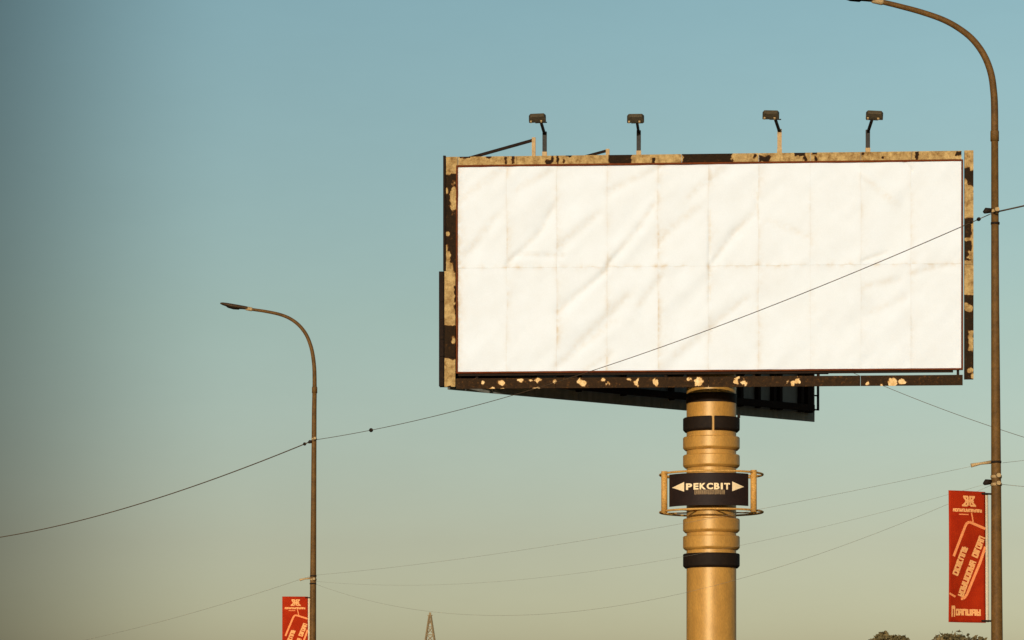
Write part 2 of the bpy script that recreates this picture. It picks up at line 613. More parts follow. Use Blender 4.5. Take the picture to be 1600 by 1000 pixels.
def sdshape(x, y, sh):
    kind = sh[0]
    if kind == 'r':                      # rectangle x0 x1 y0 y1
        _, x0, x1, y0, y1 = sh[:5]
        dx = max(x0 - x, x - x1)
        dy = max(y0 - y, y - y1)
        if dx > 0 and dy > 0:
            return math.hypot(dx, dy)
        return max(dx, dy)
    _, cx, cy, rx, ry = sh[:5]           # ellipse
    k = math.hypot((x - cx) / rx, (y - cy) / ry)
    return (k - 1) * min(rx, ry)


def flake_value(x, y, base, shapes, rough=1.0):
    v = base
    n1 = rnd(x, y, 9.0) * 3.2 * rough + rnd(x + 40, y, 4.0) * 2.0 * rough + rnd(x, y + 70, 1.8) * 0.8
    for val, sh in shapes:
        d = sdshape(x, y, sh) + n1 * (sh[5] if len(sh) > 5 else 1.0)
        k = min(1.0, max(0.0, 0.5 - d / 3.2))
        v = v + (val - v) * k
    return v


def cover(name, u0, u1, z0, z1, w0, depth, base, shapes, material, pxf, step=0.021, rough=1.0):
    """a pressed cover sheet: fine front face carrying the flake map, folded back at its four edges"""
    nu, nz = max(2, int((u1 - u0) / step)), max(2, int((z1 - z0) / step))
    vs, at = [], []
    for j in range(nz + 1):
        for i in range(nu + 1):
            u, z = u0 + (u1 - u0) * i / nu, z0 + (z1 - z0) * j / nz
            x, y = pxf(u, z)
            dent = 0.004 * noise.noise(Vector((u * 2.2, z * 2.2, 5.0)))
            vs.append(B(u, z, w0 + dent))
            at.append(flake_value(x, y, base, shapes, rough))
    k = nu + 1
    fs = [(j * k + i, j * k + i + 1, (j + 1) * k + i + 1, (j + 1) * k + i) for j in range(nz) for i in range(nu)]
    s = MB().add(vs, fs, True, at)
    e = 0.0015
    s.box(B((u0 + u1) / 2, (z0 + z1) / 2, w0 - depth / 2 - 0.006), be * ((u1 - u0) / 2 - e), bn * (depth / 2), UP * ((z1 - z0) / 2 - e))
    return s.build(name, material, board, attr='flake')


def to_px(u, z, w=0.09):
    p = B(u, z, w)
    return 800 + p.x / p.y * F, HOR - (p.z - EYE) / p.y * F


def lin_px(u, z):
    """pixel column, and row straightened so that the top strip runs level from 0 to 16"""
    x, y = to_px(u, z)
    return x, y - (246.5 - (x - 700) * 0.0118)


top_dark = [(0, ('r', 718, 735, -3, 1)), (0, ('r', 788.5, 792, 0, 12, .7)), (0, ('r', 799.5, 803.5, -2, 12, .7)), (0, ('r', 760, 768, -3, 1.5)),
            (0, ('e', 857, 9, 5.5, 4, .6)), (0, ('r', 861, 864.5, -2, 9, .6)), (0, ('r', 870, 873.5, -2, 16, .6)), (0, ('r', 875, 882, 8, 11, .6)),
            (0, ('e', 881, 7, 2, 3, .5)), (0, ('r', 884, 894, -3, 1)), (0, ('r', 951, 987, -4, 20, .8)), (0, ('r', 1018.5, 1024, 3, 17, .6)),
            (0, ('r', 1066, 1144, -4, 20, 1.3)), (0, ('e', 1179, 4, 3, 4, .6)), (0, ('r', 1186, 1203, 2, 13, 1.1)), (0, ('r', 1241, 1259, -3, 5, 1)),
            (0, ('e', 1258, 7, 4, 5, .8)), (0, ('r', 1268, 1277, -3, 2, .7)), (0, ('e', 1275, 10, 2.5, 4, .6)), (0, ('r', 1345, 1351, -1, 4, .7)),
            (0, ('e', 1379, 8, 2, 2, .5)), (0, ('r', 1430, 1436, -2, 13, .8)), (0, ('r', 1494, 1503, -1, 6, .8)), (0, ('r', 930, 952, 13, 19, .6)),
            (0, ('r', 1030, 1066, 15, 20, .5)), (0, ('e', 742, 15, 3, 2, .5)), (0, ('r', 1145, 1160, 14, 20, .5)), (0, ('r', 1205, 1500, 15.5, 20, .35))]
top_edges = [699.0, 715.6, 807.0, 950.5, 1065.0, 1185.5, 1266.5, 1345.0, 1424.0, 1502.5]
zt0, zt1 = ZT + 0.052, 15.99
tu = [uz(x, 250, 0.09)[0] for x in top_edges]
for a, b_ in zip(tu[1:-1], tu[2:]):
    cover('cover_sheet', a + 0.003, b_ - 0.003, zt0, zt1, 0.09 + random.uniform(-.006, .006), 0.12, 1.0, top_dark, M['cover'], lin_px)

left_paint = [(1, ('r', 690, 720, 240, 272, .8)), (1, ('e', 708.5, 310, 5, 21, .7)), (1, ('e', 698, 297, 2, 4, .4)), (1, ('e', 699, 365, 3.5, 3, .5)),
              (1, ('r', 692, 699, 382, 430, .5)), (1, ('r', 692, 703, 392, 430, .7)), (1, ('r', 692, 708, 410, 430, .6)), (1, ('r', 690, 720, 426, 508, .5)),
              (0, ('r', 710, 720, 448, 492, .8)), (1, ('e', 708.5, 532, 2.6, 5, .4)), (1, ('r', 690, 720, 561, 610, .7)), (0, ('e', 702, 605, 3, 3, .5))]
z_ls = 1.6 + (HOR - 424) / F * 80.4
ul0, ul1 = uz(697.0, 420, 0.09)[0], uz(715.0, 420, 0.09)[0]
cover('cover_sheet', ul0, ul1, z_ls + 0.004, 15.99, 0.092, 0.12, 0.0, left_paint, M['cover'], to_px)
ul2, ul3 = uz(694.5, 520, 0.09)[0], uz(711.5, 520, 0.09)[0]
cover('cover_sheet', ul2, ul3, uz(700, 605)[1], z_ls - 0.004, 0.097, 0.12, 0.0, left_paint, M['cover'], to_px)

right_paint = [(1, ('r', 1500, 1525, 230, 262, .8)), (1, ('r', 1500, 1525, 300, 340, .5)), (1, ('e', 1507, 285, 5, 6, .6)), (1, ('e', 1515, 296, 6, 6, .6)),
               (1, ('r', 1500, 1525, 372, 376, .5)), (1, ('r', 1517.5, 1525, 345, 410, .7)), (1, ('r', 1513, 1525, 392, 406, .9)), (1, ('r', 1500, 1525, 407, 461, .6)),
               (1, ('e', 1508.5, 478, 4.5, 5, .5)), (1, ('e', 1515, 482, 4.5, 5.5, .5)), (1, ('r', 1513.5, 1520, 517, 548, .7)),
               (1, ('e', 1516.5, 578.5, 4.5, 3.6, .4)), (1, ('e', 1520, 588, 2, 4, .4)), (1, ('r', 1516, 1525, 258, 266, .6))]
ur0, ur1 = uz(1507.0, 420, 0.09)[0], uz(1521.0, 420, 0.09)[0]
z_rs = 1.6 + (HOR - 414) / F * 79.6
cover('cover_sheet', ur0, ur1, z_rs + 0.004, uz(1514, 236)[1], 0.092, 0.12, 0.0, right_paint, M['cover'], to_px)
cover('cover_sheet', ur0 - 0.004, ur1 + 0.002, uz(1514, 593)[1], z_rs - 0.004, 0.097, 0.12, 0.0, right_paint, M['cover'], to_px)

# bottom beam, with the few flakes of pale paint left on it
flecks = [(1, ('e', x, y, r * .85, r2 * .85, 1.25)) for x, y, r, r2 in (
    (755, 598, 2.4, 2.4), (782, 598, 5.5, 5), (786, 608, 4, 2.5), (770, 608, 2.5, 2), (812, 594, 4, 2), (829, 595, 3.5, 2.2), (840, 594, 5, 3),
    (837, 607, 3.5, 2), (868, 595, 2.4, 2), (905, 594, 3, 2.2), (911, 599, 5, 6), (944, 593, 3, 2.5), (949, 599, 3.2, 4), (981, 592, 2, 2),
    (995, 598, 4.2, 5.5), (1025, 597, 3.2, 5), (1077, 594, 4.5, 3.6), (1092, 597, 7.5, 8), (1150, 594, 4, 3), (1161, 597.5, 8, 4), (1156, 590, 2.5, 2),
    (1240, 596, 6, 3), (1239, 600, 3, 3), (1246, 595, 2.5, 3), (1357, 599, 3, 3), (1377, 602, 3, 2), (1395, 597, 7.5, 8), (1410, 595.5, 4.5, 2.2))]
ub0, ub1 = uz(712.5, 598, 0.09)[0], uz(1504.5, 598, 0.09)[0]
um = [ub0, uz(868, 598, .09)[0], uz(1107, 598, .09)[0], uz(1344.5, 598, .09)[0], ub1]
for a, b_ in zip(um[:-1], um[1:]):
    cover('bottom_beam', a + 0.004, b_ - 0.004, 10.335, 10.588, 0.095, 0.03, 0.06, flecks, M['beam'], to_px)

# hangers that carry the beam, left edge flange
for x in (745, 900, 1040, 1178, 1279, 1497):
    u = uz(x, 590)[0]
    MB().box(B(u, 10.66, -0.05), be * 0.03, bn * 0.03, UP * 0.12).build('hanger', M['rust'], board)
# inner steel posts behind the posters, in view only from the side
for i in range(6):
    u = uL + 0.5 + i * (uR - uL - 1.0) / 5
    MB().box(B(u, 13.2, -0.19), be * 0.06, bn * 0.095, UP * 2.5).build('steel_post', M['rust'], board)

# second face of the board, running away to the right behind the first
KA = B(uz(690, 600, -0.42)[0] + 0.17, 0, -0.42)
KB = W(1273, 658.5, 88.9)
KB.z = 0
ke = (KB - KA)
KL = ke.length
ke.normalize()
kn = Vector((ke.y, -ke.x, 0))            # its back, towards us


def K(s, z, w=0.0):
    return KA + ke * s + kn * w + UP * z


def ks(px, w=0.0):
    k = (px - 800.0) / F
    return (k * (KA.y + w * kn.y) - KA.x - w * kn.x) / (ke.x - k * ke.y)


np_ = 9
for i in range(np_):
    a, b_ = KL * i / np_, KL * (i + 1) / np_
    MB().box(K((a + b_) / 2, 13.15, -0.02 + 0.004 * (i % 2)), ke * ((b_ - a) / 2 - 0.004), kn * 0.02, UP * 2.77).build('back_sheet', M['sheet_back'], board)
for px in (760, 835, 905, 975, 1050, 1158, 1185, 1209, 1219, 1252):
    s = ks(px, 0.12)
    MB().box(K(s, 13.2, 0.10), ke * 0.045, kn * 0.07, UP * 2.6).build('steel_post', M['rust'], board)
MB().box(K(ks(1265, .12), 13.2, 0.10), ke * 0.11, kn * 0.07, UP * 2.6).build('steel_post', M['rust'], board)
MB().box(K(KL / 2 - 0.14, 10.71, 0.24), ke * (KL / 2 - 0.15), kn * 0.06, UP * 0.085).build('back_beam', M['rust'], board)
MB().box(K(KL / 2, 13.2, 0.24), ke * (KL / 2 - 0.05), kn * 0.06, UP * 0.09).build('back_beam', M['rust'], board)
# lower left cover of the second face, seen edge on
for k, (ya, yb) in enumerate(((428, 475), (475.6, 502), (502.6, 533), (533.6, 560), (560.6, 606))):
    za, zb = 1.6 + (HOR - ya) / F * 80.9, 1.6 + (HOR - yb) / F * 80.9
    uc = uz(690.4, 520, -0.2)[0]
    MB().box(B(uc, (za + zb) / 2, -0.2), be * 0.058, bn * 0.16, UP * ((za - zb) / 2)).build('side_cover', M['rust'], board)
za, zb = 1.6 + (HOR - 249) / F * 80.9, 1.6 + (HOR - 427.4) / F * 80.9
MB().box(B(uz(695.4, 340, -0.15)[0], (za + zb) / 2, -0.15), be * 0.030, bn * 0.20, UP * ((za - zb) / 2)).build('side_cover', M['rust'], board)
# rung frame at the far end of the second face
fr = MB()
zf = lambda y: 1.6 + (HOR - y) / F * 88.9
e0, e1 = K(KL + 0.02, 0), K(KL + 0.125, 0)
fr.box(Vector((e1.x, e1.y, (zf(560) + zf(641)) / 2)), ke * 0.025, kn * 0.025, UP * ((zf(560) - zf(641)) / 2))
for y in (598, 618, 640):
    fr.box(Vector(((e0.x + e1.x) / 2, (e0.y + e1.y) / 2, zf(y))), ke * 0.075, kn * 0.018, UP * 0.018)
fr.build('rung_frame', M['rust'], board)

# pillar ---------------------------------------------------------------------------
PX, PY = 4.934, 81.6
zp = lambda y: 1.6 + (HOR - y) / F * PY
pil = MB()
pil.lathe((PX, PY), [(0.62, 0.0), (0.615, 6.0), (0.613, 13.0), (0.0, 13.0)], 64)
pil.build('pillar', M['pillar'], board)
pb = MB()
pb.lathe((PX, PY), [(0.60, 0.0), (1.05, 0.0), (1.05, 0.07), (0.60, 0.07)], 48)
for k in range(12):
    a = 2 * math.pi * k / 12
    pb.tube([(PX + .85 * math.cos(a), PY + .85 * math.sin(a), 0.05), (PX + .85 * math.cos(a), PY + .85 * math.sin(a), 0.16)], 0.03, 6)
pb.build('base_flange', M['rust'], board)


def ring(y0, y1, m, r=0.702, gap=0.0, name='collar'):
    z1, z0 = zp(y0), zp(y1)
    c = 0.035
    s = MB()
    prof = [(0.60, z0), (r - 0.05, z0), (r - 0.006, z0 + 0.046), (r, z0 + 0.066), (r, z1 - c * .6), (r - c * .6, z1), (0.60, z1)]
    if gap:
        a = -math.pi / 2 + gap
        s.lathe((PX, PY), prof, 64, a, a + 2 * math.pi - 2 * gap)
        for t in (a, a + 2 * math.pi - 2 * gap):
            s.add([(PX + q * math.cos(t), PY + q * math.sin(t), z) for q, z in ((0.60, z0), (r, z0), (r, z1), (0.60, z1))], [(0, 1, 2, 3)])
    else:
        s.lathe((PX, PY), prof, 64)
    return s.build(name, m, board)


MB().lathe((PX, PY), [(0.60, zp(631)), (0.624, zp(631)), (0.624, zp(616.5)), (0.60, zp(616.5))], 64).build('band', M['collar_dark'], board)  # dark band painted in to deepen the beam's shadow on the pillar
setp(ring(653.5, 675.5, M['collar_dark'], gap=0.052), 'black collar split by a narrow gap at the front')
ring(683.5, 704, M['pillar'])
ring(711.5, 731.5, M['pillar'])
ring(811, 832.5, M['pillar'])
ring(838, 859.5, M['pillar'])
setp(ring(865.5, 888, M['collar_dark']), 'black collar, lowest on the pillar')
tb = Vector((PX + 0.66, PY - 0.25, zp(652)))
MB().box(tb, (0.035, 0, 0), (0, 0.02, 0), (0, 0, 0.045)).build('collar_lug', M['rust'], board)

# head frame: beams that tie both faces to the pillar
for a, b_ in (((PX - 0.75, 80.1), (PX - 0.75, 84.6)), ((PX + 0.75, 80.0), (PX + 0.75, 86.3)), ((1.2, 80.5), (1.2, 82.3))):
    for z in (10.98, 14.6):
        MB().bar((a[0], a[1], z), (b_[0], b_[1], z), 0.09, 0.13).build('cross_beam', M['rust'], board)
MB().bar((PX - 2.6, PY, 11.0), (PX + 2.9, PY, 11.0), 0.12, 0.15).build('cross_beam', M['rust'], board)

# floodlights on top ---------------------------------------------------------------


def floodlight(px, ptop, pjx, hx, hy, hw, roll, pm, label):
    u, z0 = uz(px, 242)
    z0 = 15.985
    _, z1 = uz(px, ptop)
    b0, b1 = B(u, z0, 0.0), B(u, z1, 0.0)
    post = MB().box((b0 + b1) / 2, be * 0.052, bn * 0.045, UP * ((z1 - z0) / 2)).build('floodlight', pm, board)
    setp(post, label)
    MB().box(B(u, z0 + 0.055, 0.0), be * 0.058, bn * 0.052, UP * 0.055).build('foot_plate', M['galv_tan'], post)
    w1 = 0.95
    uh, zh = uz(hx, hy, w1)
    uj, zj = uz(pjx, hy + 8, w1 - 0.12)
    MB().bar(b1 - UP * 0.06, B(uj, zj, w1 - 0.12), 0.03, 0.03).build('arm', M['dark'], post)
    c = B(uh, zh, w1)
    # lamp head: a wedge-sided housing that looks back and down at the board
    fwd = (-bn * 0.93 - UP * 0.36).normalized()
    rx = (be * math.cos(roll) + UP * math.sin(roll)).normalized()
    rz = rx.cross(fwd).normalized()
    if rz.z < 0:
        rz = -rz
    h = MB()
    hh = 0.082
    f_, k_ = 0.11, 0.11
    vs = []
    for d, sx, sz in ((-k_, hw * 0.80, hh * 0.55), (0.02, hw, hh * 0.95), (f_, hw, hh)):
        for a, b_ in ((-1, -1), (1, -1), (1, 1), (-1, 1)):
            vs.append(c + fwd * d + rx * (a * sx) + rz * (b_ * sz))
    fs = [(3, 2, 1, 0), (8, 9, 10, 11)]
    for i in (0, 4):
        for q in range(4):
            q2 = (q + 1) % 4
            fs.append((i + q, i + q2, i + 4 + q2, i + 4 + q))
    h.add(vs, fs)
    head = h.build('lamp_head', M['galv'], post, bevel=0.012)
    for sx in (-0.75, 0.45):
        MB().box(c + rx * (sx * hw) - rz * 0.078 + fwd * 0.04, rx * 0.022, fwd * 0.03, rz * 0.03).build('lug', M['clamp'], post)
    MB().box(c + fwd * (f_ + 0.004), rx * (hw * 0.9), rz * (hh * 0.85), fwd * 0.006).build('glass', M['glass'], post)
    y = MB()
    y.bar(B(uj, zj, w1 - 0.12) - rx * 0.14, B(uj, zj, w1 - 0.12) + rx * 0.14, 0.012, 0.012)
    y.build('yoke', M['dark'], post)


floodlight(851, 206, 845.5, 839.5, 183.5, 0.205, 0.03, M['slate'], 'floodlight furthest from the near street lamp, beside the short tan post')
floodlight(998, 204, 995.5, 993, 184, 0.205, 0.0, M['slate'], 'floodlight above the poster column right of the two struts')
floodlight(1218, 202, 1211.5, 1204.5, 178.5, 0.20, -0.03, M['galv_tan'], 'floodlight on a pale tan post')
floodlight(1356, 203, 1362.5, 1366.5, 179, 0.205, -0.06, M['slate'], 'floodlight leaning towards the near street lamp')

# struts behind the top edge
u, z1 = uz(834, 215, -0.4)
MB().box(B(u, (15.8 + z1) / 2, -0.4), be * 0.045, bn * 0.04, UP * ((z1 - 15.8) / 2)).build('strut_post', M['galv_tan'], board)
a, b_ = uz(744, 244, -0.4), uz(833, 219, -0.4)
MB().bar(B(a[0] - .3, a[1] - .08, -0.4), B(b_[0], b_[1], -0.4), 0.03, 0.034).build('strut_bar', M['rust'], board)
u, z1 = uz(949.5, 233, -0.4)
MB().box(B(u, (15.8 + z1) / 2, -0.4), be * 0.045, bn * 0.04, UP * ((z1 - 15.8) / 2)).build('strut_post', M['galv_tan'], board)
a, b_ = uz(925, 242, -0.4), uz(948, 235.5, -0.4)
MB().bar(B(a[0] - .4, a[1] - .1, -0.4), B(b_[0], b_[1], -0.4), 0.03, 0.03).build('strut_bar', M['rust'], board)

# ------------------------------------------------------------------ sign round the pillar
sign = empty('pillar_sign', (PX, PY, zp(800)), 'small black sign with pale lettering and two arrows hooped round the ochre pillar', 'sign')
HR = 1.27
zt_, zb_ = zp(742), zp(800.5)
for z in (zt_, zb_):
    pts = [(PX + HR * math.cos(2 * math.pi * k / 72), PY + HR * math.sin(2 * math.pi * k / 72), z) for k in range(72)]
    MB().tube(pts, 0.026, 8, closed=True).build('hoop', M['sign_post'], sign)


def cyl(t, r, z):
    """t: angle from the direction of the viewer, positive to the right"""
    return Vector((PX + r * math.sin(t), PY - r * math.cos(t), z))


for t in (R(-69), R(51), R(171)):
    c = cyl(t, HR, 0)
    s = MB()
    s.tube([(c.x, c.y, zb_ - 0.05), (c.x, c.y, zt_ + 0.05)], 0.078, 14)
    s.build('post', M['sign_post'], sign)
RP = 1.20
t0, t1 = R(-63), R(45.5)
zs0, zs1 = zp(794.5), zp(744.5)
vs, fs = [], []
n = 40
for i in range(n + 1):
    t = t0 + (t1 - t0) * i / n
    for r, z in ((RP, zs0), (RP, zs1), (RP - 0.03, zs1), (RP - 0.03, zs0)):
        vs.append(cyl(t, r, z))
for i in range(n):
    for q in range(4):
        q2 = (q + 1) % 4
        fs.append((i * 4 + q, (i + 1) * 4 + q, (i + 1) * 4 + q2, i * 4 + q2))
fs += [(0, 1, 2, 3), (n * 4 + 3, n * 4 + 2, n * 4 + 1, n * 4)]
panel = MB().add(vs, fs, False).build('sign_panel', M['sign_dark'], sign)
# short ties from the hoops to the pillar
for t in (R(-110), R(100), R(10), R(-40)):
    for z in (zt_, zb_):
        a, b_ = cyl(t, 0.60, z), cyl(t, HR, z)
        if z == zt_ and abs(t) < 1:
            continue
        MB().tube([a, b_], 0.018, 6).build('tie', M['sign_post'], sign)


def text_mesh(body, bold=0.03):
    cu = bpy.data.curves.new('txt', 'FONT')
    cu.body = body
    cu.size = 1.0
    cu.offset = bold
    cu.extrude = 0.0
    cu.resolution_u = 3
    ob = bpy.data.objects.new('txt', cu)
    C.objects.link(ob)
    dg = bpy.context.evaluated_depsgraph_get()
    me = bpy.data.meshes.new_from_object(ob.evaluated_get(dg))
    vs = [v.co.copy() for v in me.vertices]
    fs = [tuple(p.vertices) for p in me.polygons]
    bpy.data.objects.remove(ob)
    bpy.data.meshes.remove(me)
    bpy.data.curves.remove(cu)
    return vs, fs


def wrapped(body, tl, tr, zc, h, mname, m, bold):
    vs, fs = text_mesh(body, bold)
    x0, x1 = min(v.x for v in vs), max(v.x for v in vs)
    y0, y1 = min(v.y for v in vs), max(v.y for v in vs)
    s = MB()
    pv = []
    for v in vs:
        t = tl + (tr - tl) * (v.x - x0) / (x1 - x0)
        pv.append(cyl(t, RP + 0.006, zc + h * ((v.y - y0) / (y1 - y0) - 0.5)))
    s.add(pv, fs)
    return s


ta = lambda px: math.asin((px - 1111.5) / F * (PY - 0.9) / RP)
zc = zp(765.5)
for ch, xa, xb in (('P', 1068.2, 1077.6), ('E', 1079.6, 1087.3), ('K', 1088.8, 1098.6), ('C', 1099.6, 1109.6), ('B', 1111, 1119.6), ('I', 1121.4, 1124.8), ('T', 1126.6, 1136)):
    wrapped(ch, ta(xa), ta(xb), zc, 0.158, 'letter', M['sign_letter'], 0.045).build('letter', M['sign_letter'], panel)
for tip, base in ((1047.5, 1065.5), (1158.5, 1139.5)):
    ar = MB()
    nn_ = 10
    vs = []
    for i in range(nn_ + 1):
        f = i / nn_
        t = ta(tip + (base - tip) * f)
        hh_ = 0.118 * max(f, 0.02)
        vs += [cyl(t, RP + 0.006, zc - hh_), cyl(t, RP + 0.006, zc + hh_)]
    fs = [(2 * i, 2 * i + 2, 2 * i + 3, 2 * i + 1) for i in range(nn_)]
    if tip > 1100:
        fs = [f[::-1] for f in fs]
    ar.add(vs, fs)
    ar.build('arrow', M['sign_letter'], panel)
# the line of small print is too small to read: a row of little strokes
sp = MB()
x = 1081.0
k = 0
zl = zp(774.5)
while x < 1125.5:
    wd = random.choice((1.6, 2.0, 2.4))
    for q, (fx, fz, fw, fh) in enumerate(((0, 0, .35, .055), (.65, 0, .35, .055), (.5, random.choice((-.045, 0, .045)), .5, .014))):
        a, b_ = ta(x + wd * fx), ta(x + wd * min(1, fx + fw) if q < 2 else x + wd)
        sp.add([cyl(a, RP + .006 + .0007 * q, zl + fz - fh), cyl(b_, RP + .006 + .0007 * q, zl + fz - fh), cyl(b_, RP + .006 + .0007 * q, zl + fz + fh), cyl(a, RP + .006 + .0007 * q, zl + fz + fh)], [(0, 1, 2, 3)])
    x += wd + 0.9
setp(sp.build('small_print', M['sign_small'], panel), kind='stuff')

# ------------------------------------------------------------------ street lamps


def street_lamp(foot, Y, pole_pts, arm_pts, head, label, fit):
    """pole_pts: (px, py, radius), arm_pts: pixel path of the bent arm at distance Y"""
    t = empty('street_lamp', foot, label, 'street lamp', 'street lamps along the road')
    p = [W(x, y, Y) for x, y, r in pole_pts]
    p = [Vector((foot[0], foot[1], 0))] + p
    r = [pole_pts[0][2] * 1.12] + [q[2] for q in pole_pts]
    MB().tube(p, r, 20).build('pole', M['pole'], t)
    c = p[-1]
    MB().tube([c - UP * 0.10, c + UP * 0.02, c + UP * 0.06], [r[-1] * 1.22, r[-1] * 1.22, r[-1] * 0.8], 16).build('collar', M['pole'], t)
    # smooth the arm
    ap = [W(x, y, Y) for x, y in arm_pts]
    q = []
    for i in range(len(ap) - 1):
        p0, p1, p2, p3 = ap[max(i - 1, 0)], ap[i], ap[i + 1], ap[min(i + 2, len(ap) - 1)]
        for k in range(5):
            s = k / 5
            q.append(0.5 * ((2 * p1) + (p2 - p0) * s + (2 * p0 - 5 * p1 + 4 * p2 - p3) * s * s + (3 * p1 - p0 - 3 * p2 + p3) * s ** 3))
    q.append(ap[-1])
    m = len(q)
    MB().tube(q, [0.047 + (0.030 - 0.047) * i / (m - 1) for i in range(m)], 14).build('arm', M['pole'], t)
    # lamp head: flat teardrop lofted along the arm's end
    d = (q[-1] - q[-4]).normalized()
    up = (UP - d * UP.dot(d)).normalized()
    sd_ = d.cross(up)
    base = q[-1]
    h = MB()
    prof = [(-0.05, .036, .036, 0), (0.02, .05, .045, 0), (0.10, .075, .050, -.005), (0.20, .115, .056, -.012), (0.34, .13, .055, -.014),
            (0.46, .115, .048, -.010), (0.55, .075, .036, -.004), (0.60, .03, .018, 0)]
    prof = [(a * head, b, c_, o) for a, b, c_, o in prof]
    vs = []
    n = 16
    for a, b, c_, o in prof:
        for k in range(n):
            g = 2 * math.pi * k / n
            vs.append(base + d * a + sd_ * (b * math.cos(g)) + up * (c_ * math.sin(g) * (1.0 if math.sin(g) > 0 else 0.6) + o))
    fs = [(i * n + k, i * n + (k + 1) % n, (i + 1) * n + (k + 1) % n, (i + 1) * n + k) for i in range(len(prof) - 1) for k in range(n)]
    fs += [tuple(range(n))[::-1], tuple((len(prof) - 1) * n + k for k in range(n))]
    hd = h.add(vs, fs, True).build('lamp_head', M['lamp'], t)
    gl = MB()
    vs = []
    for a, b, c_ in ((0.14, .03, -.03), (0.18, .085, -.055), (0.30, .10, -.068), (0.42, .085, -.055), (0.50, .03, -.03)):
        for k in range(9):
            g = math.pi + math.pi * k / 8
            vs.append(base + d * (a * head) + sd_ * (b * math.cos(g)) + up * (c_ * -0.55 * math.sin(g) * 1.6 + c_ * 0.3))
    vs = [v for v in vs]
    # bowl below the housing
    bv = []
    for a, b, dz in ((0.14, .04, .0), (0.18, .085, .035), (0.30, .10, .05), (0.42, .085, .038), (0.50, .04, .0)):
        for k in range(9):
            g = math.pi * k / 8
            bv.append(base + d * (a * head) + sd_ * (b * math.cos(g)) - up * (0.025 + dz * math.sin(g)))
    fs = [(i * 9 + k, i * 9 + k + 1, (i + 1) * 9 + k + 1, (i + 1) * 9 + k) for i in range(4) for k in range(8)]
    gl.add(bv, fs, True).build('lens', M['dark'], hd)  # lens coloured dark to stand in for shade under the head
    MB().tube([base - d * 0.12, base - d * 0.10, base + d * 0.01, base + d * 0.03], [.034, .043, .043, .036], 12).build('arm_clamp', M['clamp'], t)
    for (x, y, kind) in fit:
        c = W(x, y, Y)
        if kind == 'clamp':
            rr = r[1] + (r[-1] - r[1]) * min(1, max(0, (c.z - p[1].z) / (p[-1].z - p[1].z)))
            o = MB()
            o.tube([c - UP * 0.018, c + UP * 0.018], rr + 0.006, 18)
            o.tube([c + Vector((0.015, -rr, 0.012)), c + Vector((0.02, -rr - 0.045, 0.012))], [.034, .026], 10)
            o.build('wire_clamp', M['clamp'], t)
        elif kind == 'band':
            rr = r[1] + (r[-1] - r[1]) * min(1, max(0, (c.z - p[1].z) / (p[-1].z - p[1].z)))
            MB().tube([c - UP * 0.014, c + UP * 0.014], rr + 0.006, 18).build('band', M['dark'], t)
        elif kind == 'hook':
            o = MB()
            o.tube([c, c + Vector((-0.07, -0.03, -0.005)), c + Vector((-0.10, -0.04, -0.03))], [.03, .038, .02], 10)
            o.build('wire_hook', M['dark'], t)
        elif kind == 'arm':
            o = MB()
            o.tube([c, c + Vector((-0.14, -0.02, -0.02)), c + Vector((-0.26, -0.02, -0.045))], [.022, .016, .026], 8)
            o.build('insulator_arm', M['galv_tan'], t)
    return t


YL, YR = 71.3, 41.7
far_lamp = street_lamp((LL.x - 0.02, LL.y, 0), YL,
                       [(488.6, 1010, .074), (490, 800, .060), (491, 640, .051), (491.6, 607, .048)],
                       [(491.6, 608), (491.5, 590), (491, 574), (489, 556), (485.4, 540), (478.5, 523), (467.5, 508.5), (453.5, 498), (437, 491.3), (415, 486.6), (396, 483.8), (386, 482)],
                       0.98, 'far brown street lamp standing left of the billboard, whole curved arm in view',
                       [(491, 686, 'clamp'), (489, 690, 'hook'), (489.5, 900, 'band'), (489.5, 905.5, 'clamp'), (489, 912, 'band'), (487, 903, 'arm')])
near_lamp = street_lamp((LR.x + 0.04, LR.y, 0), YR,
                        [(1557.8, 1010, .075), (1556.5, 760, .064), (1555, 480, .052), (1554.2, 208, .045)],
                        [(1554.2, 210), (1554, 170), (1552.8, 145), (1548.5, 115), (1538, 87), (1521, 63), (1500, 45.5), (1474, 31), (1440, 19), (1405, 9.5), (1380, 3.4), (1366, 0.2)],
                        0.98, 'near brown street lamp standing close to the right edge of the billboard', 
                        [(1554.5, 330, 'clamp'), (1549, 329, 'hook'), (1555, 349, 'band'), (1556, 722, 'band'), (1549, 722, 'arm'), (1556.6, 745, 'clamp'), (1556.6, 757, 'clamp'), (1549, 753, 'hook')])

# ------------------------------------------------------------------ banners


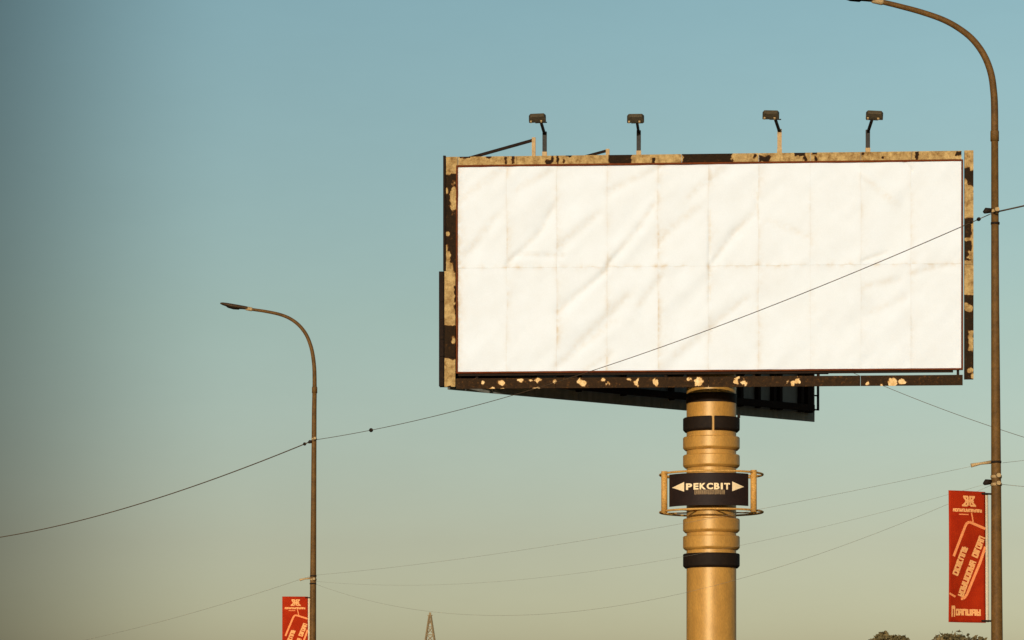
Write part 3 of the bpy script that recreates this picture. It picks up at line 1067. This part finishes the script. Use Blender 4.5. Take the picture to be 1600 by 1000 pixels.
def banner(px0, py0, scale, Y, yaw, label, hem_px, wide):
    """scale: board pixels per design pixel; the design is 61 x 206, x from the outer edge, y down"""
    o = W(px0, py0, Y)
    ex = Vector((math.cos(yaw), math.sin(yaw), 0))
    nn = Vector((math.sin(yaw), -math.cos(yaw), 0))
    mpp = Y / F * scale
    kx = wide / (61 * mpp)               # the cloth is wider than its foreshortened picture

    def P(x, y, lift=0.0):
        fx, fy = x / 66.0, y / 206.0
        bulge = 0.020 * math.sin(fy * 5.0 + 0.6) * math.sin(fx * 3.0) + 0.010 * math.sin(fx * 5.0 + fy * 3.0)
        return o + ex * (x * kx * mpp) - UP * (y * mpp) + nn * (bulge + lift)

    t = empty('banner', P(66, 206), label, 'banner', 'red banners hung on the street lamps')
    nx, ny = 16, 44

    def sheet(x0, x1, y0, y1, name, m, nx=nx):
        s = MB()
        vs = []
        for j in range(ny + 1):
            for i in range(nx + 1):
                vs.append(P(x0 + (x1 - x0) * i / nx, y0 + (y1 - y0) * j / ny))
        k = nx + 1
        fs = [(j * k + i, (j + 1) * k + i, (j + 1) * k + i + 1, j * k + i + 1) for j in range(ny) for i in range(nx)]
        ob = s.add(vs, fs, True).build(name, m, t)
        so = ob.modifiers.new('thickness', 'SOLIDIFY')
        so.thickness = 0.004
        so.offset = -1
        return ob

    cl = sheet(0, 61, 0, 206, 'cloth', M['banner_red'])
    sheet(61.2, 61.2 + hem_px, 2, 205, 'hem', M['hem'], 3)
    for y in (3, 203):
        c0, c1 = P(54, y, 0.01), P(61.2 + hem_px + 11, y, 0.01)
        MB().tube([c0, c1], 0.012, 8).build('bracket', M['dark'], t)

    def stroke(s, x0, y0, x1, y1, wd, lift=0.003):
        a, b_ = Vector((x0, y0)), Vector((x1, y1))
        d = b_ - a
        l = d.length
        if l < 1e-6:
            return
        d /= l
        q = Vector((-d.y, d.x)) * wd / 2
        n = max(1, int(l / 6))
        vs = []
        for i in range(n + 1):
            c = a + d * l * i / n
            for e in (c + q, c - q):
                vs.append(P(min(max(e.x, 0.3), 60.7), min(max(e.y, 0.3), 205.7), lift))
        s.add(vs, [(2 * i, 2 * i + 1, 2 * i + 3, 2 * i + 2) for i in range(n)])

    # emblem, line of print, framed slanting print, bottom line
    em = MB()
    for k, (a, b_, c, d, wd) in enumerate(((22, 9, 30, 9, 3), (32, 9, 42, 9, 3), (25, 16, 40, 16, 3), (20, 23, 29, 23, 3), (34, 23, 44, 23, 3), (29.5, 9, 29.5, 23, 3),
                              (33.5, 9, 33.5, 23, 3), (23, 10, 28, 16, 3), (28, 16, 22, 23, 3), (40, 10, 35, 16, 3), (35, 16, 42, 23, 3))):
        stroke(em, a, b_, c, d, wd, 0.003 + 0.0004 * k)
    setp(em.build('emblem', M['banner_print'], cl), kind='stuff')
    rng = random.Random(3)

    def print_line(s, x0, y0, x1, y1, hgt, lw, lift=0.003):
        """a row of letter-like strokes between two points; hgt is the letter height"""
        a, b_ = Vector((x0, y0)), Vector((x1, y1))
        d = (b_ - a)
        l = d.length
        d /= l
        q = Vector((d.y, -d.x))          # up, seen along the line
        p = 0.0
        j = 0
        while p + lw * 0.7 < l:
            w_ = min(lw * rng.uniform(0.85, 1.15), l - p)
            c = a + d * p
            st = w_ * 0.36
            for kk, (f0, g0, f1, g1, t_) in enumerate(((.16, -.5, .16, .5, st), (.80, -.5, .80, .5, st) if rng.random() < .75 else (.5, -.5, .5, .5, st),
                                     (0.1, rng.choice((-.38, 0, .38)), .9, None, hgt * .30), (0.1, rng.choice((-.38, .38)), .9, None, hgt * .28))):
                g1 = g0 if g1 is None else g1
                e0, e1 = c + d * (f0 * w_) + q * (g0 * hgt), c + d * (f1 * w_) + q * (g1 * hgt)
                stroke(s, e0.x, e0.y, e1.x, e1.y, t_, lift + 0.0004 * kk)
            p += w_ * 1.02
            j += 1

    ln = MB()
    print_line(ln, 6, 30.5, 57, 30.5, 5.0, 3.6)
    print_line(ln, 10.5, 132, 28.5, 83, 10.5, 7.5)
    print_line(ln, 21, 165, 41.5, 109, 10.5, 7.5)
    print_line(ln, 43, 103, 55.5, 70, 10.5, 7.0)
    print_line(ln, 13, 190, 58, 190, 10, 6.6)
    print_line(ln, 5, 189, 12.5, 189, 17, 7.0)
    setp(ln.build('lettering', M['banner_print'], cl), kind='stuff')
    thin = MB()
    stroke(thin, 15, 37, 31, 37, 1.6)
    stroke(thin, 36, 34, 39, 48, 2.2)
    fr_ = [(7.5, 103), (24.5, 58), (26.5, 53), (29, 50), (32.5, 48.6), (37, 50), (60.5, 58)]
    for k, ((a, b_), (c, d)) in enumerate(zip(fr_[:-1], fr_[1:])):
        stroke(thin, a, b_, c, d, 4.2, 0.003 + 0.0004 * (k % 2))
    fr_ = [(60.5, 86), (52, 112), (33, 160), (30, 165), (26, 168.6), (22, 169)]
    for k, ((a, b_), (c, d)) in enumerate(zip(fr_[:-1], fr_[1:])):
        stroke(thin, a, b_, c, d, 4.2, 0.003 + 0.0004 * (k % 2))
    stroke(thin, 0.5, 161, 12, 166, 3.2)
    setp(thin.build('outline', M['banner_line'], cl), kind='stuff')
    return t


banner(1482.2, 766, 1.0, YR - 0.28, R(28), 'red banner with slanting cream lettering hung on the near street lamp', 4.6, 0.57)
banner(441, 932, 0.60, YL - 0.06, R(4), 'dark red banner hung on the far street lamp, cut by the picture edge', 4.6, 0.555)

# ------------------------------------------------------------------ overhead wires


def sagging(a, b, sag, n=48):
    return [a.lerp(b, i / n) - UP * (4 * sag * (i / n) * (1 - i / n)) for i in range(n + 1)]


def wire(pts, r, label, m=None, knobs=(), group='wires strung between the street lamps'):
    c = pts[len(pts) // 2]
    t = empty('overhead_wire', pts[0], label, 'wire', group)
    MB().tube(pts, r, 6).build('cable', m or M['wire'], t)
    for f, s in knobs:
        i = f * (len(pts) - 1)
        k = min(int(i), len(pts) - 2)
        p = pts[k].lerp(pts[k + 1], i - k)
        d = (pts[k + 1] - pts[k]).normalized()
        MB().tube([p - d * .11 * s, p - d * .05 * s, p, p + d * .05 * s, p + d * .11 * s], [.012 * s, .045 * s, .058 * s, .045 * s, .012 * s], 10).build('insulator', M['dark'], t)
    return t


aL, aR = W(491, 687.5, YL - 0.12), W(1553, 332, YR - 0.09)
wire(sagging(aL, aR, 0.40), 0.0058, 'dark thick wire crossing in front of the billboard between the two lamps', knobs=((0.135, .75), (0.9805, .33), (0.9868, .45)))
aE = W(-150, 853, 112)
wire(sagging(aE, aL, 0.55), 0.0125, 'dark thick wire leaving the far lamp downwards to the left', knobs=((0.985, .65),))
wire(sagging(aR, W(3000, -60, 27.5), 0.1), 0.010, 'dark thick wire leaving the near lamp upwards past its pole')
bL, bR = W(488, 899, YL), W(1528, 726.5, YR)
wire(sagging(bL, bR, 0.17), 0.0019, 'faint thin wire, upper of those running low between the lamps', M['thin_wire'])
cL, cR = W(491, 912, YL - .08), W(1551, 757, YR)
wire(sagging(cL, cR, 1.12), 0.0020, 'faint thin wire sagging lowest between the two lamps', M['thin_wire'])
wire(sagging(W(490, 908, YL - .08), W(1552, 753, YR - .05), 0.52), 0.0014, 'faintest thin wire hanging midway between the two others', M['thin_wire'])
wire(sagging(W(-200, 1040, 112), bL, 0.5), 0.0032, 'faint thin wire leaving the far lamp above its banner', M['thin_wire'])
wire(sagging(cR + Vector((.08, -.05, 0)), W(2900, 800, 27.5), 0.12), 0.0028, 'faint thin wire leaving the near lamp to the right, level with its clamps', M['thin_wire'])
wire(sagging(bR + Vector((.30, -.08, 0.02)), W(2900, 500, 27.5), 0.10), 0.0022, 'faint thin wire rising from the near lamp above its lower clamps', M['thin_wire'])
wire(sagging(W(1200, 520, 125), W(2200, 800, 110), 1.2), 0.009, 'thin wire sloping down from behind the billboard towards the right', M['wire'], group='far wires')

# ------------------------------------------------------------------ lattice tower far off
TY = 500.0
tw = W(672, 957, TY)
tower = empty('lattice_tower', (tw.x, tw.y, 0), 'far thin lattice tower with a pointed top rising from the picture edge', 'tower')
H = tw.z
hw = lambda z: 0.10 + (H - 0.4 - z) * 0.150
for sx, sy in ((-1, -1), (1, -1), (1, 1), (-1, 1)):
    zt2 = H - 0.4
    MB().bar((tw.x + sx * hw(0), TY + sy * hw(0), 0), (tw.x + sx * hw(zt2), TY + sy * hw(zt2), zt2), 0.11, 0.11).build('leg', M['tower'], tower)
br = MB()
z = 0.0
while z < H - 2.0:
    z2 = min(H - 1.0, z + max(1.2, hw(z) * 1.5))
    for (ax, ay), (bx, by) in (((-1, -1), (1, -1)), ((1, -1), (1, 1)), ((1, 1), (-1, 1)), ((-1, 1), (-1, -1))):
        a0 = Vector((tw.x + ax * hw(z), TY + ay * hw(z), z))
        b0 = Vector((tw.x + bx * hw(z), TY + by * hw(z), z))
        a1 = Vector((tw.x + ax * hw(z2), TY + ay * hw(z2), z2))
        b1 = Vector((tw.x + bx * hw(z2), TY + by * hw(z2), z2))
        br.bar(a0, b1, 0.05, 0.05)
        br.bar(b0, a1, 0.05, 0.05)
        br.bar(a1, b1, 0.05, 0.05)
    z = z2
setp(br.build('bracing', M['tower'], tower), kind='stuff')
tp = MB()
tp.box((tw.x, TY, H - 0.3), (0.17, 0, 0), (0, 0.17, 0), (0, 0, 0.3))
tp.box((tw.x, TY, H - 0.42), (0.42, 0, 0), (0, 0.06, 0), (0, 0, 0.05))
tp.build('top_cap', M['tower'], tower)

# ------------------------------------------------------------------ trees


def tree(cx, Y, ztop, r, label, seed, leaves):
    rg = random.Random(seed)
    X = (cx - 800) / F * Y
    t = empty('bushy_tree', (X, Y, 0), label, 'tree', 'bushy trees far behind the near lamp')
    zc_ = ztop - r * 1.05
    tr = MB()
    pts = [Vector((X, Y, 0)), Vector((X + .06, Y, zc_ * .35)), Vector((X - .05, Y + .05, zc_ * .7)), Vector((X, Y, zc_ + r * .2))]
    tr.tube(pts, [.17, .13, .10, .04], 9)
    tips = []
    for k in range(11):
        a = k * 2.4 + rg.uniform(-.4, .4)
        z0 = zc_ * rg.uniform(.5, .95)
        b0 = Vector((X, Y, z0))
        b1 = b0 + Vector((math.cos(a) * r * .7, math.sin(a) * r * .7, r * rg.uniform(.3, .9)))
        mid = b0.lerp(b1, .5) + UP * .1
        tr.tube([b0, mid, b1], [.055, .035, .012], 6)
        tips.append(b1)
    tr.build('trunk', M['bark'], t)
    # clumps spread through the crown, leaves scattered through each clump
    cl = []
    for k in range(46):
        while True:
            p = Vector((rg.uniform(-1, 1), rg.uniform(-1, 1), rg.uniform(-1, 1)))
            if 0.25 < p.length < 1:
                break
        p = p.normalized() * (p.length ** .5)
        cl.append((Vector((X + p.x * r * .88, Y + p.y * r * .88, zc_ + p.z * r * .92)), r * rg.uniform(.16, .34)))
    vs, fs = [], []
    for i in range(leaves):
        c, cr = cl[rg.randrange(len(cl))]
        d = Vector((rg.gauss(0, 1), rg.gauss(0, 1), rg.gauss(0, 1))).normalized() * cr * (rg.random() ** .4) * 1.15
        p = c + d
        n = (d.normalized() + Vector((rg.uniform(-1, 1), rg.uniform(-1, 1), rg.uniform(-1, 1)))).normalized()
        u_ = n.orthogonal().normalized()
        a = rg.uniform(0, 6.28)
        u_ = (u_ * math.cos(a) + n.cross(u_) * math.sin(a))
        v_ = n.cross(u_)
        l = rg.uniform(.08, .16)
        b = len(vs)
        vs += [p - u_ * l, p - v_ * l * .5, p + u_ * l, p + v_ * l * .5]
        fs.append((b, b + 1, b + 2, b + 3))
    s = MB()
    s.v = vs
    s.f = fs
    s.sm = [False] * len(fs)
    s.attr = [0.0] * len(vs)
    s.build('crown', M['leaf'], t)
    return t


tree(1489, 150.0, 7.0, 1.72, 'bushy dry-leaved tree below the red banner, the wider of the two tops', 5, 9000)
tree(1391, 154.0, 6.95, 1.05, 'small bushy dry-leaved tree top left of the red banner', 11, 5000)
